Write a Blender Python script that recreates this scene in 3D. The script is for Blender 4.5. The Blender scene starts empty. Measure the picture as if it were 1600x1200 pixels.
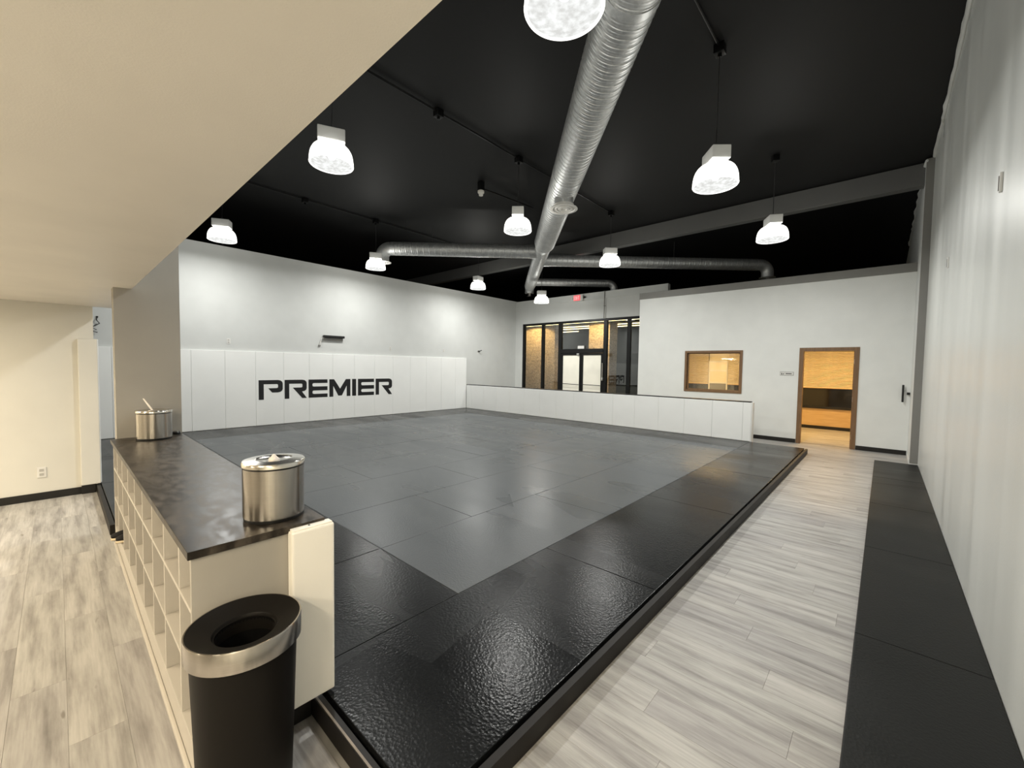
import bpy, bmesh, math, random
from mathutils import Vector, Matrix
random.seed(7)
S = bpy.context.scene
COL = S.collection
PI = math.pi

# ------------------------------------------------------------------ camera
H = 1.6
F, YAW, PIT, ROL = 643.2286, 0.734544151, 0.0434165554, 0.0153166822
cy, sy = math.cos(YAW), math.sin(YAW)
fw = Vector((-sy*math.cos(PIT), cy*math.cos(PIT), -math.sin(PIT)))
r0 = Vector((cy, sy, 0)); u0 = r0.cross(fw)
rr = math.cos(ROL)*r0 + math.sin(ROL)*u0
uu = -math.sin(ROL)*r0 + math.cos(ROL)*u0
cd = bpy.data.cameras.new('camera'); cam = bpy.data.objects.new('camera', cd); COL.objects.link(cam)
cd.sensor_fit = 'HORIZONTAL'; cd.sensor_width = 36.0; cd.lens = F/1600*36.0
cd.clip_start = 0.02; cd.clip_end = 200
M = Matrix((rr, uu, -fw)).transposed().to_4x4(); M.translation = (0, 0, H)
cam.matrix_world = M
S.camera = cam

# ------------------------------------------------------------------ world, exposure
W = bpy.data.worlds.new('night'); S.world = W; W.use_nodes = True
W.node_tree.nodes['Background'].inputs[0].default_value = (.010, .012, .016, 1)
W.node_tree.nodes['Background'].inputs[1].default_value = 1.0
S.view_settings.view_transform = 'Standard'
S.view_settings.look = 'None'
S.view_settings.gamma = 1.0
S.view_settings.use_curve_mapping = False
S.view_settings.exposure = 0.0

HALL_W = 78.0                   # each high bay lamp, light thrown down
SIDE_W = 23.0                   # light of the bare bulb through the clear bowl
HALL_COL = (1.0, .985, .93)
WARM_W = 57.0                   # each ceiling light of the low room
WARM_COL = (1.0, .855, .63)
OFFICE_W = 68.0
OFFICE_COL = (1.0, .62, .22)
CANOPY_COL = (1.0, .70, .28)

# ------------------------------------------------------------------ materials
def new_mat(name):
    m = bpy.data.materials.new(name); m.use_nodes = True
    nt = m.node_tree; b = nt.nodes['Principled BSDF']
    return m, nt, b
def N(nt, t, **kw):
    n = nt.nodes.new(t)
    for k, v in kw.items():
        if hasattr(n, k): setattr(n, k, v)
        else: n.inputs[k].default_value = v
    return n
def ramp(nt, src, stops):
    r = nt.nodes.new('ShaderNodeValToRGB'); e = r.color_ramp.elements
    while len(e) < len(stops): e.new(.5)
    for el, (p, c) in zip(e, stops):
        el.position = p; el.color = c if len(c) == 4 else (*c, 1)
    nt.links.new(src, r.inputs[0]); return r
def coords(nt, kind='Object', scale=(1, 1, 1)):
    tc = nt.nodes.new('ShaderNodeTexCoord'); mp = nt.nodes.new('ShaderNodeMapping')
    mp.inputs['Scale'].default_value = scale
    nt.links.new(tc.outputs[kind], mp.inputs[0]); return mp.outputs[0]
def bump(nt, b, h, strength=.2, dist=.002):
    n = nt.nodes.new('ShaderNodeBump'); n.inputs['Strength'].default_value = strength
    n.inputs['Distance'].default_value = dist
    nt.links.new(h, n.inputs['Height']); nt.links.new(n.outputs[0], b.inputs['Normal'])
def paint(name, col, rough=.6, spec=.4, var=.03, bscale=140, bstr=.15, metal=0.0, scale=2.5):
    m, nt, b = new_mat(name)
    c = coords(nt)
    n = N(nt, 'ShaderNodeTexNoise', Scale=scale, Detail=4.0); nt.links.new(c, n.inputs['Vector'])
    lo = tuple(x*(1-var) for x in col); hi = tuple(min(1, x*(1+var)) for x in col)
    r = ramp(nt, n.outputs['Fac'], [(.3, lo), (.7, hi)])
    nt.links.new(r.outputs[0], b.inputs['Base Color'])
    b.inputs['Roughness'].default_value = rough; b.inputs['Metallic'].default_value = metal
    b.inputs['Specular IOR Level'].default_value = spec
    if bstr:
        n2 = N(nt, 'ShaderNodeTexNoise', Scale=float(bscale), Detail=2.0); nt.links.new(c, n2.inputs['Vector'])
        bump(nt, b, n2.outputs['Fac'], bstr, .001)
    return m
def emis(name, col, strength):
    m, nt, b = new_mat(name)
    b.inputs['Base Color'].default_value = (*col, 1)
    b.inputs['Emission Color'].default_value = (*col, 1)
    b.inputs['Emission Strength'].default_value = strength
    return m

white_wall = paint('white_wall_paint', (.655, .667, .65), .55, .3)
gloss_wall = None
def make_gloss():
    m, nt, b = new_mat('glossy_white_wall_paint')
    c = coords(nt); c2 = coords(nt, 'Object', (1, 1.6, .12))
    n = N(nt, 'ShaderNodeTexNoise', Scale=1.3, Detail=5.0); nt.links.new(c2, n.inputs['Vector'])
    r = ramp(nt, n.outputs['Fac'], [(.3, (.54, .55, .525)), (.62, (.64, .65, .625))])
    nt.links.new(r.outputs[0], b.inputs['Base Color'])
    rr_ = ramp(nt, n.outputs['Fac'], [(.3, (.27,)*3), (.7, (.40,)*3)])
    nt.links.new(rr_.outputs[0], b.inputs['Roughness'])
    n2 = N(nt, 'ShaderNodeTexNoise', Scale=90.0, Detail=3.0); nt.links.new(c, n2.inputs['Vector'])
    bump(nt, b, n2.outputs['Fac'], .3, .002)
    b.inputs['Specular IOR Level'].default_value = .45
    return m
gloss_wall = make_gloss()
cream_wall = paint('cream_wall_paint', (.67, .655, .60), .6, .3)
soffit_paint = paint('beige_soffit_paint', (.84, .80, .73), .42, .35, bscale=220, bstr=.35)
greige = paint('greige_paint', (.36, .34, .305), .5, .35)
shelf_paint = paint('shelf_beige_paint', (.47, .44, .395), .5, .35)
black_paint = paint('black_ceiling_paint', (.0095, .0095, .0095), .60, .22, bscale=30, bstr=.2)
beam_paint = paint('dark_grey_beam_paint', (.135, .135, .13), .30, .5, bstr=.08)
trim_grey = paint('grey_trim_paint', (.22, .215, .20), .5, .3)
black_base = paint('black_rubber_base', (.010, .009, .008), .45, .4)
black_plastic = paint('black_plastic', (.008, .008, .008), .40, .4, bstr=.05)
black_metal = paint('black_metal', (.005, .005, .005), .40, .25, bstr=0)
bin_body = paint('bin_black', (.007, .006, .005), .45, .12, bstr=.05)
white_plastic = paint('white_plastic', (.72, .71, .68), .4, .4, bstr=0)
pad_vinyl = paint('white_pad_vinyl', (.85, .86, .845), .38, .4, var=.015, bscale=60, bstr=.06)
letter_black = paint('letter_vinyl_black', (.008, .008, .009), .4, .4, bstr=0)
silver = paint('silver_metal', (.72, .72, .70), .28, .5, metal=1.0, bstr=0)
frame_board = paint('dark_stained_board', (.010, .008, .0065), .5, .25, var=.3, scale=9)
alu_edge = paint('worn_board_edge', (.19, .16, .13), .5, .4, var=.3, scale=14)
paper = paint('white_wipe_paper', (.85, .80, .76), .8, .1, bstr=0)
chain_mat = paint('steel_cable', (.10, .10, .10), .4, .5, metal=.6, bstr=0)
socket_grey = paint('outlet_socket_grey', (.46, .45, .42), .5, .3, bstr=0)
ballast_lit_white = paint('ballast_bounce_white', (.86, .86, .84), .4, .4, bstr=0)  # white raised to stand in for light bounced onto the lamp boxes
partition_lit_white = paint('lit_partition_white', (.77, .78, .755), .55, .3)  # wall white raised to stand in for lamp light missing on the partition
hall_dim_white = paint('dim_left_wall_white', (.585, .597, .583), .55, .3)  # same wall white lowered, standing in for weaker lamp light here
end_vinyl = paint('cream_pad_vinyl', (.92, .89, .82), .4, .4, var=.015, bscale=60, bstr=.06)
shoe_black = paint('black_shoe_mesh', (.010, .009, .009), .7, .2, bscale=400, bstr=.4)
shoe_sole = paint('cream_rubber_sole', (.62, .52, .36), .6, .3)
asphalt = paint('asphalt', (.03, .03, .03), .8, .2, bscale=200, bstr=.4)
card = paint('cream_door_film', (.90, .87, .76), .55, .3, var=.05)

def make_brushed(name, col, rough=.16, scale=(1, 1, 60), aniso=.95):
    m, nt, b = new_mat(name)
    c = coords(nt, 'Object', scale)
    n = N(nt, 'ShaderNodeTexNoise', Scale=8.0, Detail=5.0); nt.links.new(c, n.inputs['Vector'])
    r = ramp(nt, n.outputs['Fac'], [(.3, tuple(x*.88 for x in col)), (.7, col)])
    nt.links.new(r.outputs[0], b.inputs['Base Color'])
    b.inputs['Metallic'].default_value = 1.0; b.inputs['Roughness'].default_value = rough
    b.inputs['Anisotropic'].default_value = aniso
    b.inputs['Anisotropic Rotation'].default_value = .25
    return m
steel = make_brushed('brushed_stainless_steel', (.46, .43, .39))
lid_steel = paint('polished_stainless_lid', (.66, .63, .58), .16, .5, metal=1.0, bstr=0)
def make_galv():
    m, nt, b = new_mat('galvanised_duct_steel')
    c = coords(nt)
    v = N(nt, 'ShaderNodeTexVoronoi', Scale=38.0); nt.links.new(c, v.inputs['Vector'])
    n = N(nt, 'ShaderNodeTexNoise', Scale=5.0, Detail=4.0); nt.links.new(c, n.inputs['Vector'])
    mx = nt.nodes.new('ShaderNodeMixRGB'); mx.inputs[0].default_value = .6
    nt.links.new(v.outputs['Color'], mx.inputs[1]); nt.links.new(n.outputs['Fac'], mx.inputs[2])
    bw = nt.nodes.new('ShaderNodeRGBToBW'); nt.links.new(mx.outputs[0], bw.inputs[0])
    r = ramp(nt, bw.outputs[0], [(.3, (.50, .51, .51)), (.7, (.66, .67, .67))])
    nt.links.new(r.outputs[0], b.inputs['Base Color'])
    b.inputs['Metallic'].default_value = .75
    r2 = ramp(nt, bw.outputs[0], [(.2, (.40,)*3), (.8, (.54,)*3)]); nt.links.new(r2.outputs[0], b.inputs['Roughness'])
    return m
galv = make_galv()

def make_mat_vinyl(name, lo, hi, r_lo, r_hi):
    m, nt, b = new_mat(name)
    tc = nt.nodes.new('ShaderNodeTexCoord')
    geo = nt.nodes.new('ShaderNodeNewGeometry')
    # mopped streaks: stretched noise
    mp = nt.nodes.new('ShaderNodeMapping'); mp.inputs['Scale'].default_value = (.9, 2.6, 1); mp.inputs['Rotation'].default_value = (0, 0, .5)
    nt.links.new(geo.outputs['Position'], mp.inputs[0])
    s = N(nt, 'ShaderNodeTexNoise', Scale=.55, Detail=2.5, Roughness=.5); nt.links.new(mp.outputs[0], s.inputs['Vector'])
    v = N(nt, 'ShaderNodeTexVoronoi', Scale=.7); nt.links.new(mp.outputs[0], v.inputs['Vector'])
    bw = nt.nodes.new('ShaderNodeRGBToBW'); nt.links.new(v.outputs['Color'], bw.inputs[0])
    mxv = N(nt, 'ShaderNodeMath', operation='MULTIPLY_ADD'); mxv.inputs[1].default_value = .22
    sc = N(nt, 'ShaderNodeMath', operation='MULTIPLY'); sc.inputs[1].default_value = .8; nt.links.new(s.outputs['Fac'], sc.inputs[0])
    nt.links.new(bw.outputs[0], mxv.inputs[0]); nt.links.new(sc.outputs[0], mxv.inputs[2])
    cr = ramp(nt, mxv.outputs[0], [(.36, lo), (.66, hi)]); nt.links.new(cr.outputs[0], b.inputs['Base Color'])
    rp = ramp(nt, mxv.outputs[0], [(.34, (r_lo,)*3), (.70, (r_hi,)*3)]); nt.links.new(rp.outputs[0], b.inputs['Roughness'])
    t = N(nt, 'ShaderNodeTexNoise', Scale=85.0, Detail=3.0); nt.links.new(geo.outputs['Position'], t.inputs['Vector'])
    t2 = N(nt, 'ShaderNodeTexVoronoi', Scale=70.0); nt.links.new(geo.outputs['Position'], t2.inputs['Vector'])
    ad = N(nt, 'ShaderNodeMath', operation='ADD'); nt.links.new(t.outputs['Fac'], ad.inputs[0]); nt.links.new(t2.outputs['Distance'], ad.inputs[1])
    bump(nt, b, ad.outputs[0], .30, .0022)
    b.inputs['Specular IOR Level'].default_value = .5; b.inputs['IOR'].default_value = 1.26
    return m
grey_vinyl = make_mat_vinyl('grey_mat_vinyl', (.072, .079, .084), (.094, .101, .107), .22, .40)
black_vinyl = make_mat_vinyl('black_mat_vinyl', (.006, .0066, .0072), (.010, .0108, .0115), .17, .34)
aisle_vinyl = make_mat_vinyl('aisle_mat_vinyl', (.005, .0056, .005), (.009, .0096, .009), .38, .5)

def make_plank():
    m, nt, b = new_mat('grey_oak_vinyl_plank')
    tc = nt.nodes.new('ShaderNodeTexCoord'); oi = nt.nodes.new('ShaderNodeObjectInfo')
    ml = N(nt, 'ShaderNodeMath', operation='MULTIPLY'); ml.inputs[1].default_value = 57.0
    nt.links.new(oi.outputs['Random'], ml.inputs[0])
    cb = nt.nodes.new('ShaderNodeCombineXYZ'); nt.links.new(ml.outputs[0], cb.inputs[0]); nt.links.new(ml.outputs[0], cb.inputs[1])
    add = N(nt, 'ShaderNodeVectorMath', operation='ADD'); nt.links.new(tc.outputs['Object'], add.inputs[0]); nt.links.new(cb.outputs[0], add.inputs[1])
    mp = nt.nodes.new('ShaderNodeMapping'); mp.inputs['Scale'].default_value = (1.1, 9.0, 1); nt.links.new(add.outputs[0], mp.inputs[0])
    n = N(nt, 'ShaderNodeTexNoise', Scale=1.6, Detail=6.0, Roughness=.6); nt.links.new(mp.outputs[0], n.inputs['Vector'])
    mp2 = nt.nodes.new('ShaderNodeMapping'); mp2.inputs['Scale'].default_value = (3.0, 70.0, 1); nt.links.new(add.outputs[0], mp2.inputs[0])
    g = N(nt, 'ShaderNodeTexNoise', Scale=1.5, Detail=3.0); nt.links.new(mp2.outputs[0], g.inputs['Vector'])
    r = ramp(nt, n.outputs['Fac'], [(.22, (.17, .161, .154)), (.42, (.318, .306, .293)), (.56, (.418, .407, .39)), (.8, (.495, .48, .46))])
    rg = ramp(nt, g.outputs['Fac'], [(.3, (.88, .88, .88)), (.7, (1.05, 1.05, 1.05))])
    mx = nt.nodes.new('ShaderNodeMixRGB'); mx.blend_type = 'MULTIPLY'; mx.inputs[0].default_value = 1
    nt.links.new(r.outputs[0], mx.inputs[1]); nt.links.new(rg.outputs[0], mx.inputs[2])
    # per plank tone
    rt = ramp(nt, oi.outputs['Random'], [(0, (.86, .85, .86)), (.5, (.97, .97, .96)), (1, (1.06, 1.05, 1.04))])
    mx2 = nt.nodes.new('ShaderNodeMixRGB'); mx2.blend_type = 'MULTIPLY'; mx2.inputs[0].default_value = 1
    nt.links.new(mx.outputs[0], mx2.inputs[1]); nt.links.new(rt.outputs[0], mx2.inputs[2])
    # small dark knots
    mp3 = nt.nodes.new('ShaderNodeMapping'); mp3.inputs['Scale'].default_value = (2.2, 9.0, 1); nt.links.new(add.outputs[0], mp3.inputs[0])
    k = N(nt, 'ShaderNodeTexNoise', Scale=2.6, Detail=2.0); nt.links.new(mp3.outputs[0], k.inputs['Vector'])
    rk = ramp(nt, k.outputs['Fac'], [(.70, (1, 1, 1)), (.78, (.62, .60, .57))])
    mx3 = nt.nodes.new('ShaderNodeMixRGB'); mx3.blend_type = 'MULTIPLY'; mx3.inputs[0].default_value = 1
    nt.links.new(mx2.outputs[0], mx3.inputs[1]); nt.links.new(rk.outputs[0], mx3.inputs[2])
    nt.links.new(mx3.outputs[0], b.inputs['Base Color'])
    b.inputs['Roughness'].default_value = .46; b.inputs['Specular IOR Level'].default_value = .35
    bump(nt, b, g.outputs['Fac'], .12, .001)
    return m
plank_mat = make_plank()

def make_counter():
    m, nt, b = new_mat('dark_laminate_worktop')
    c = coords(nt, 'Object', (1.0, 2.2, 1))
    n = N(nt, 'ShaderNodeTexNoise', Scale=9.0, Detail=7.0, Roughness=.65); nt.links.new(c, n.inputs['Vector'])
    r = ramp(nt, n.outputs['Fac'], [(.40, (.014, .011, .008)), (.5, (.030, .024, .018)), (.60, (.060, .049, .038))])
    nt.links.new(r.outputs[0], b.inputs['Base Color'])
    r2 = ramp(nt, n.outputs['Fac'], [(.42, (.29,)*3), (.58, (.39,)*3)]); nt.links.new(r2.outputs[0], b.inputs['Roughness']); b.inputs['Specular IOR Level'].default_value = .28
    n2 = N(nt, 'ShaderNodeTexNoise', Scale=60.0, Detail=4.0); nt.links.new(c, n2.inputs['Vector'])
    bump(nt, b, n2.outputs['Fac'], .10, .001)
    return m
worktop_mat = make_counter()
def make_wood(name, lo, hi, scale=(1, 14, 14), rough=.45):
    m, nt, b = new_mat(name)
    c = coords(nt, 'Object', scale)
    n = N(nt, 'ShaderNodeTexNoise', Scale=2.5, Detail=5.0); nt.links.new(c, n.inputs['Vector'])
    r = ramp(nt, n.outputs['Fac'], [(.3, lo), (.7, hi)]); nt.links.new(r.outputs[0], b.inputs['Base Color'])
    b.inputs['Roughness'].default_value = rough
    return m
oak = make_wood('stained_oak_casing', (.15, .080, .034), (.22, .12, .055), (14, 14, 1.2))
maple = make_wood('maple_panel', (.50, .34, .17), (.58, .41, .22), (1.5, 8, 12))
blind_mat = make_wood('woven_blind', (.72, .61, .44), (.86, .75, .56), (2, 2, 90), .7)
office_wall = paint('office_wall_paint', (.72, .66, .54), .6, .3)
def make_glass(name, tint=(.9, .92, .92), refl=.12, dark=0.0):
    m = bpy.data.materials.new(name); m.use_nodes = True; nt = m.node_tree
    for n in list(nt.nodes): nt.nodes.remove(n)
    o = nt.nodes.new('ShaderNodeOutputMaterial')
    t = nt.nodes.new('ShaderNodeBsdfTransparent'); t.inputs[0].default_value = (*tint, 1)
    g = nt.nodes.new('ShaderNodeBsdfGlossy'); g.inputs['Roughness'].default_value = .02; g.inputs[0].default_value = (1, 1, 1, 1)
    lw = nt.nodes.new('ShaderNodeLayerWeight'); lw.inputs[0].default_value = .25
    ma = N(nt, 'ShaderNodeMath', operation='MULTIPLY_ADD'); ma.inputs[1].default_value = .5; ma.inputs[2].default_value = refl
    nt.links.new(lw.outputs['Fresnel'], ma.inputs[0])
    mx = nt.nodes.new('ShaderNodeMixShader')
    nt.links.new(ma.outputs[0], mx.inputs[0]); nt.links.new(t.outputs[0], mx.inputs[1]); nt.links.new(g.outputs[0], mx.inputs[2])
    nt.links.new(mx.outputs[0], o.inputs[0]); return m
glass = make_glass('window_glass', refl=.06)
shop_glass = make_glass('storefront_glass', (.86, .88, .88), refl=.08)
night_glass = paint('night_black_glass', (.012, .011, .010), .08, .5, bstr=0)
def make_brick():
    m, nt, b = new_mat('tan_brick')
    tc = nt.nodes.new('ShaderNodeTexCoord')
    mp = nt.nodes.new('ShaderNodeMapping'); mp.inputs['Rotation'].default_value = (PI/2, 0, 0)
    nt.links.new(tc.outputs['Object'], mp.inputs[0])
    br = nt.nodes.new('ShaderNodeTexBrick'); br.inputs['Scale'].default_value = 1
    br.inputs['Brick Width'].default_value = .22; br.inputs['Row Height'].default_value = .075; br.inputs['Mortar Size'].default_value = .006
    br.inputs['Color1'].default_value = (.36, .27, .19, 1); br.inputs['Color2'].default_value = (.48, .37, .27, 1); br.inputs['Mortar'].default_value = (.50, .44, .36, 1)
    nt.links.new(mp.outputs[0], br.inputs['Vector'])
    n = N(nt, 'ShaderNodeTexNoise', Scale=16.0, Detail=5.0); nt.links.new(tc.outputs['Object'], n.inputs['Vector'])
    rn = ramp(nt, n.outputs['Fac'], [(.35, (.6, .58, .55)), (.65, (1.15, 1.12, 1.1))])
    mx = nt.nodes.new('ShaderNodeMixRGB'); mx.blend_type = 'MULTIPLY'; mx.inputs[0].default_value = 1
    nt.links.new(br.outputs['Color'], mx.inputs[1]); nt.links.new(rn.outputs[0], mx.inputs[2])
    nt.links.new(mx.outputs[0], b.inputs['Base Color']); b.inputs['Roughness'].default_value = .8
    return m
brick_mat = make_brick()
def make_bowl():
    # clear prismatic acrylic bowl: ribs, lets the bulb's light through and glows itself
    m = bpy.data.materials.new('prismatic_acrylic_bowl'); m.use_nodes = True; nt = m.node_tree
    for n in list(nt.nodes): nt.nodes.remove(n)
    o = nt.nodes.new('ShaderNodeOutputMaterial')
    t = nt.nodes.new('ShaderNodeBsdfTransparent'); t.inputs[0].default_value = (.95, .95, .93, 1)
    e = nt.nodes.new('ShaderNodeEmission'); e.inputs[0].default_value = (*HALL_COL, 1); e.inputs[1].default_value = 3.2
    mx = nt.nodes.new('ShaderNodeMixShader'); mx.inputs[0].default_value = .5
    nt.links.new(t.outputs[0], mx.inputs[1]); nt.links.new(e.outputs[0], mx.inputs[2])
    nt.links.new(mx.outputs[0], o.inputs[0]); return m
bowl_mat = make_bowl()
def make_lens():
    m = bpy.data.materials.new('frosted_bowl_lens'); m.use_nodes = True; nt = m.node_tree
    for n in list(nt.nodes): nt.nodes.remove(n)
    o = nt.nodes.new('ShaderNodeOutputMaterial')
    t = nt.nodes.new('ShaderNodeBsdfTransparent'); t.inputs[0].default_value = (.95, .96, .97, 1)
    e = nt.nodes.new('ShaderNodeEmission'); e.inputs[0].default_value = (.93, .97, 1.0, 1)
    c = coords(nt, 'Object', (1, 1, 1)); n = N(nt, 'ShaderNodeTexNoise', Scale=22.0, Detail=3.0); nt.links.new(c, n.inputs['Vector'])
    r = ramp(nt, n.outputs['Fac'], [(.35, (.22,)*3), (.65, (.75,)*3)]); nt.links.new(r.outputs[0], e.inputs[1])
    mx = nt.nodes.new('ShaderNodeMixShader'); mx.inputs[0].default_value = .60
    nt.links.new(t.outputs[0], mx.inputs[1]); nt.links.new(e.outputs[0], mx.inputs[2])
    nt.links.new(mx.outputs[0], o.inputs[0]); return m
lens_mat = make_lens()
bulb_mat = emis('glowing_bulb', (1, .98, .93), 9.0)
warm_diffuser = emis('warm_light_diffuser', (1.0, .86, .58), 6.0)
canopy_diffuser = emis('canopy_light_diffuser', (1.0, .80, .40), 7.0)
exit_red = emis('exit_sign_red', (1.0, .10, .12), .75)
exit_letter = emis('exit_sign_letter', (1.0, .55, .52), 1.1)

# ------------------------------------------------------------------ mesh helpers
class MB:
    def __init__(s): s.bm = bmesh.new(); s.smooth = False
    def box(s, x0, x1, y0, y1, z0, z1, bev=0.0, seg=2):
        vs = [s.bm.verts.new(p) for p in ((x0,y0,z0),(x1,y0,z0),(x1,y1,z0),(x0,y1,z0),(x0,y0,z1),(x1,y0,z1),(x1,y1,z1),(x0,y1,z1))]
        fs = [s.bm.faces.new([vs[i] for i in f]) for f in ((0,3,2,1),(4,5,6,7),(0,1,5,4),(1,2,6,5),(2,3,7,6),(3,0,4,7))]
        if bev:
            es = list({e for f in fs for e in f.edges})
            bmesh.ops.bevel(s.bm, geom=es, offset=bev, segments=seg, affect='EDGES', profile=.6)
        return s
    def prism(s, pts, lo, hi, axis='x'):
        def P(a, b, c):
            return (c, a, b) if axis == 'x' else ((a, c, b) if axis == 'y' else (a, b, c))
        A = [s.bm.verts.new(P(a, b, lo)) for a, b in pts]; B = [s.bm.verts.new(P(a, b, hi)) for a, b in pts]
        n = len(pts)
        s.bm.faces.new(A); s.bm.faces.new(B[::-1])
        for i in range(n): s.bm.faces.new((A[i], B[i], B[(i+1) % n], A[(i+1) % n]))
        return s
    def lathe(s, prof, seg=32, c=(0, 0, 0), close=False, sx=1, sy=1):
        rings = []
        for r, z in prof:
            if r < 1e-5: rings.append([s.bm.verts.new((c[0], c[1], c[2]+z))])
            else: rings.append([s.bm.verts.new((c[0]+sx*r*math.cos(2*PI*i/seg), c[1]+sy*r*math.sin(2*PI*i/seg), c[2]+z)) for i in range(seg)])
        for a, b in zip(rings, rings[1:]):
            for i in range(seg):
                j = (i+1) % seg
                if len(a) == 1 and len(b) == 1: continue
                if len(a) == 1: s.bm.faces.new((a[0], b[j], b[i]))
                elif len(b) == 1: s.bm.faces.new((a[i], a[j], b[0]))
                else: s.bm.faces.new((a[i], a[j], b[j], b[i]))
        s.smooth = True
        return s
    def tube(s, pts, rad, seg=8, cap=True):
        pts = [Vector(p) for p in pts]; n = len(pts)
        rad = rad if isinstance(rad, (list, tuple)) else [rad]*n
        rings = []; ref = None
        for i, p in enumerate(pts):
            t = (pts[min(i+1, n-1)]-pts[max(i-1, 0)]).normalized()
            if ref is None:
                ref = Vector((0, 0, 1)) if abs(t.z) < .9 else Vector((1, 0, 0))
            a = t.cross(ref); a.normalize(); b = a.cross(t); b.normalize(); ref = b
            rings.append([s.bm.verts.new(p+rad[i]*(math.cos(2*PI*k/seg)*a+math.sin(2*PI*k/seg)*b)) for k in range(seg)])
        for A, B in zip(rings, rings[1:]):
            for k in range(seg):
                s.bm.faces.new((A[k], A[(k+1) % seg], B[(k+1) % seg], B[k]))
        if cap:
            s.bm.faces.new(rings[0][::-1]); s.bm.faces.new(rings[-1])
        s.smooth = True
        return s
    def build(s, name, mat, parent=None, kind=None, auto=True):
        bmesh.ops.recalc_face_normals(s.bm, faces=s.bm.faces)
        me = bpy.data.meshes.new(name); s.bm.to_mesh(me); s.bm.free()
        if s.smooth:
            for p in me.polygons: p.use_smooth = True
            try: me.set_sharp_from_angle(angle=math.radians(38))
            except Exception: pass
        me.materials.append(mat)
        o = bpy.data.objects.new(name, me); COL.objects.link(o)
        if parent is not None: o.parent = parent
        if kind: o['kind'] = kind
        return o
def tag(o, label, cat, group=None):
    o['label'] = label; o['category'] = cat
    if group: o['group'] = group
    return o
def thing(name, label, cat, loc=(0, 0, 0), rz=0.0, group=None):
    o = bpy.data.objects.new(name, None); COL.objects.link(o); o.location = loc; o.rotation_euler = (0, 0, rz)
    o.empty_display_size = .1
    return tag(o, label, cat, group)
def struct(name, mb, mat, parent=None):
    return mb.build(name, mat, parent, None if parent else 'structure')
def copy_tree(root, loc, label):
    def cp(o, par):
        c = o.copy(); COL.objects.link(c)
        if par is not None: c.parent = par
        for ch in list(o.children): cp(ch, c)
        return c
    r = cp(root, None); r.location = loc; r['label'] = label
    return r

# ------------------------------------------------------------------ main dimensions
CZ = 5.20           # black deck
SZ = 2.235          # low beige ceiling
XL, XR = -10.95, .485
YB = 10.93          # front of the office box
YW = 12.30          # storefront wall
MZ = .10            # mat top
HX0, HX1, HY1 = -16.0, .70, 21.0

# ------------------------------------------------------------------ structure
fl = struct('floor', MB().box(HX0, 1.0, -6.2, 24.0, -.12, -.004), paint('floor_slab', (.25, .24, .225), .6, .3))
struct('ceiling', MB().box(HX0, 1.0, .20, HY1, CZ, CZ+.15), black_paint)
low = struct('ceiling.001', MB().box(-7.08, XR, -6.0, .465, SZ, SZ+.10), soffit_paint)
struct('wall_front', MB().box(-7.08, XR, .36, .464, SZ+.10, CZ), white_wall)      # face of the drop above the low ceiling
struct('wall_left', MB().box(XL-.15, XL, -.75, YW+.2, 0, 4.155), hall_dim_white)
struct('wall_side', MB().box(HX0, HX0+.12, -.9, HY1, 0, CZ), black_paint)
struct('wall_end', MB().box(HX0, 1.0, HY1-.12, HY1, 0, CZ), black_paint)
struct('wall_right', MB().box(XR, XR+.15, -6.0, 20.8, 0, CZ), gloss_wall)
struct('wall_near', MB().box(XL, -7.08, -.75, -.60, 0, CZ), white_wall)
struct('wall_back', MB().box(-7.2, XR, -6.15, -6.0, 0, SZ+.1), cream_wall)
struct('wall_cream', MB().box(-7.17, -7.05, -6.0, .305, 0, SZ), cream_wall)
struct('baseboard_left', MB().box(-7.05, -7.035, -6.0, .17, 0, .085, .003), black_base)
# stub wall at the end of the worktop
struct('wall_stub', MB().box(-5.165, -5.005, .345, .80, 0, CZ), greige)
# pilaster in the far right corner, running on above the office box
struct('wall_pilaster', MB().box(.385, XR, 9.86, 20.8, 0, CZ-.03), white_wall)
struct('trim_1', MB().box(.383, XR, 9.845, 9.859, .035, CZ-.03, .002), trim_grey)
# ragged caulk line along the top of the right wall
mb = MB(); pts = []; rad = []
y = .5
while y < 9.84:
    pts.append((XR-.012+random.uniform(-.004, .004), y, CZ-.045+random.uniform(-.012, .012))); rad.append(random.uniform(.022, .034)); y += .16
mb.tube(pts, rad, 8)
struct('trim_2', mb, gloss_wall)
mb = MB(); pts = []; rad = []
y = 9.83
while y < 16:
    pts.append((.385+random.uniform(-.004, .006), y, CZ-.05+random.uniform(-.03, .012))); rad.append(random.uniform(.02, .05)); y += .22
mb.tube(pts, rad, 8)
struct('trim_3', mb, white_wall)
# beams
struct('ceiling_beam', MB().box(HX0+.12, .40, 10.06, 10.26, 4.815, 5.19, .004), beam_paint)

# office box
DX0, DX1, DZ = -1.335, -.445, 2.035         # door opening
WX0, WX1, WZ0, WZ1 = -3.79, -2.56, 1.08, 2.005   # window opening
bx0, bx1, bt = -5.12, .385, 3.50
mb = MB()
T = .12
mb.box(bx0, WX0, YB, YB+T, 0, bt); mb.box(WX0, WX1, YB, YB+T, 0, WZ0); mb.box(WX0, WX1, YB, YB+T, WZ1, bt)
mb.box(WX1, DX0, YB, YB+T, 0, bt); mb.box(DX0, DX1, YB, YB+T, DZ, bt); mb.box(DX1, bx1, YB, YB+T, 0, bt)
struct('wall_far', mb, partition_lit_white)
struct('trim_4', MB().box(bx0-.01, bx1, YB-.02, YB+T, bt, 3.668, .003), trim_grey)
struct('wall_office_left', MB().box(bx0, bx0+T, YB+T, 14.2, 0, 3.6), office_wall)
struct('wall_office_right', MB().box(.22, .384, YB+T, 14.2, 0, 3.6), office_wall)
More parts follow.
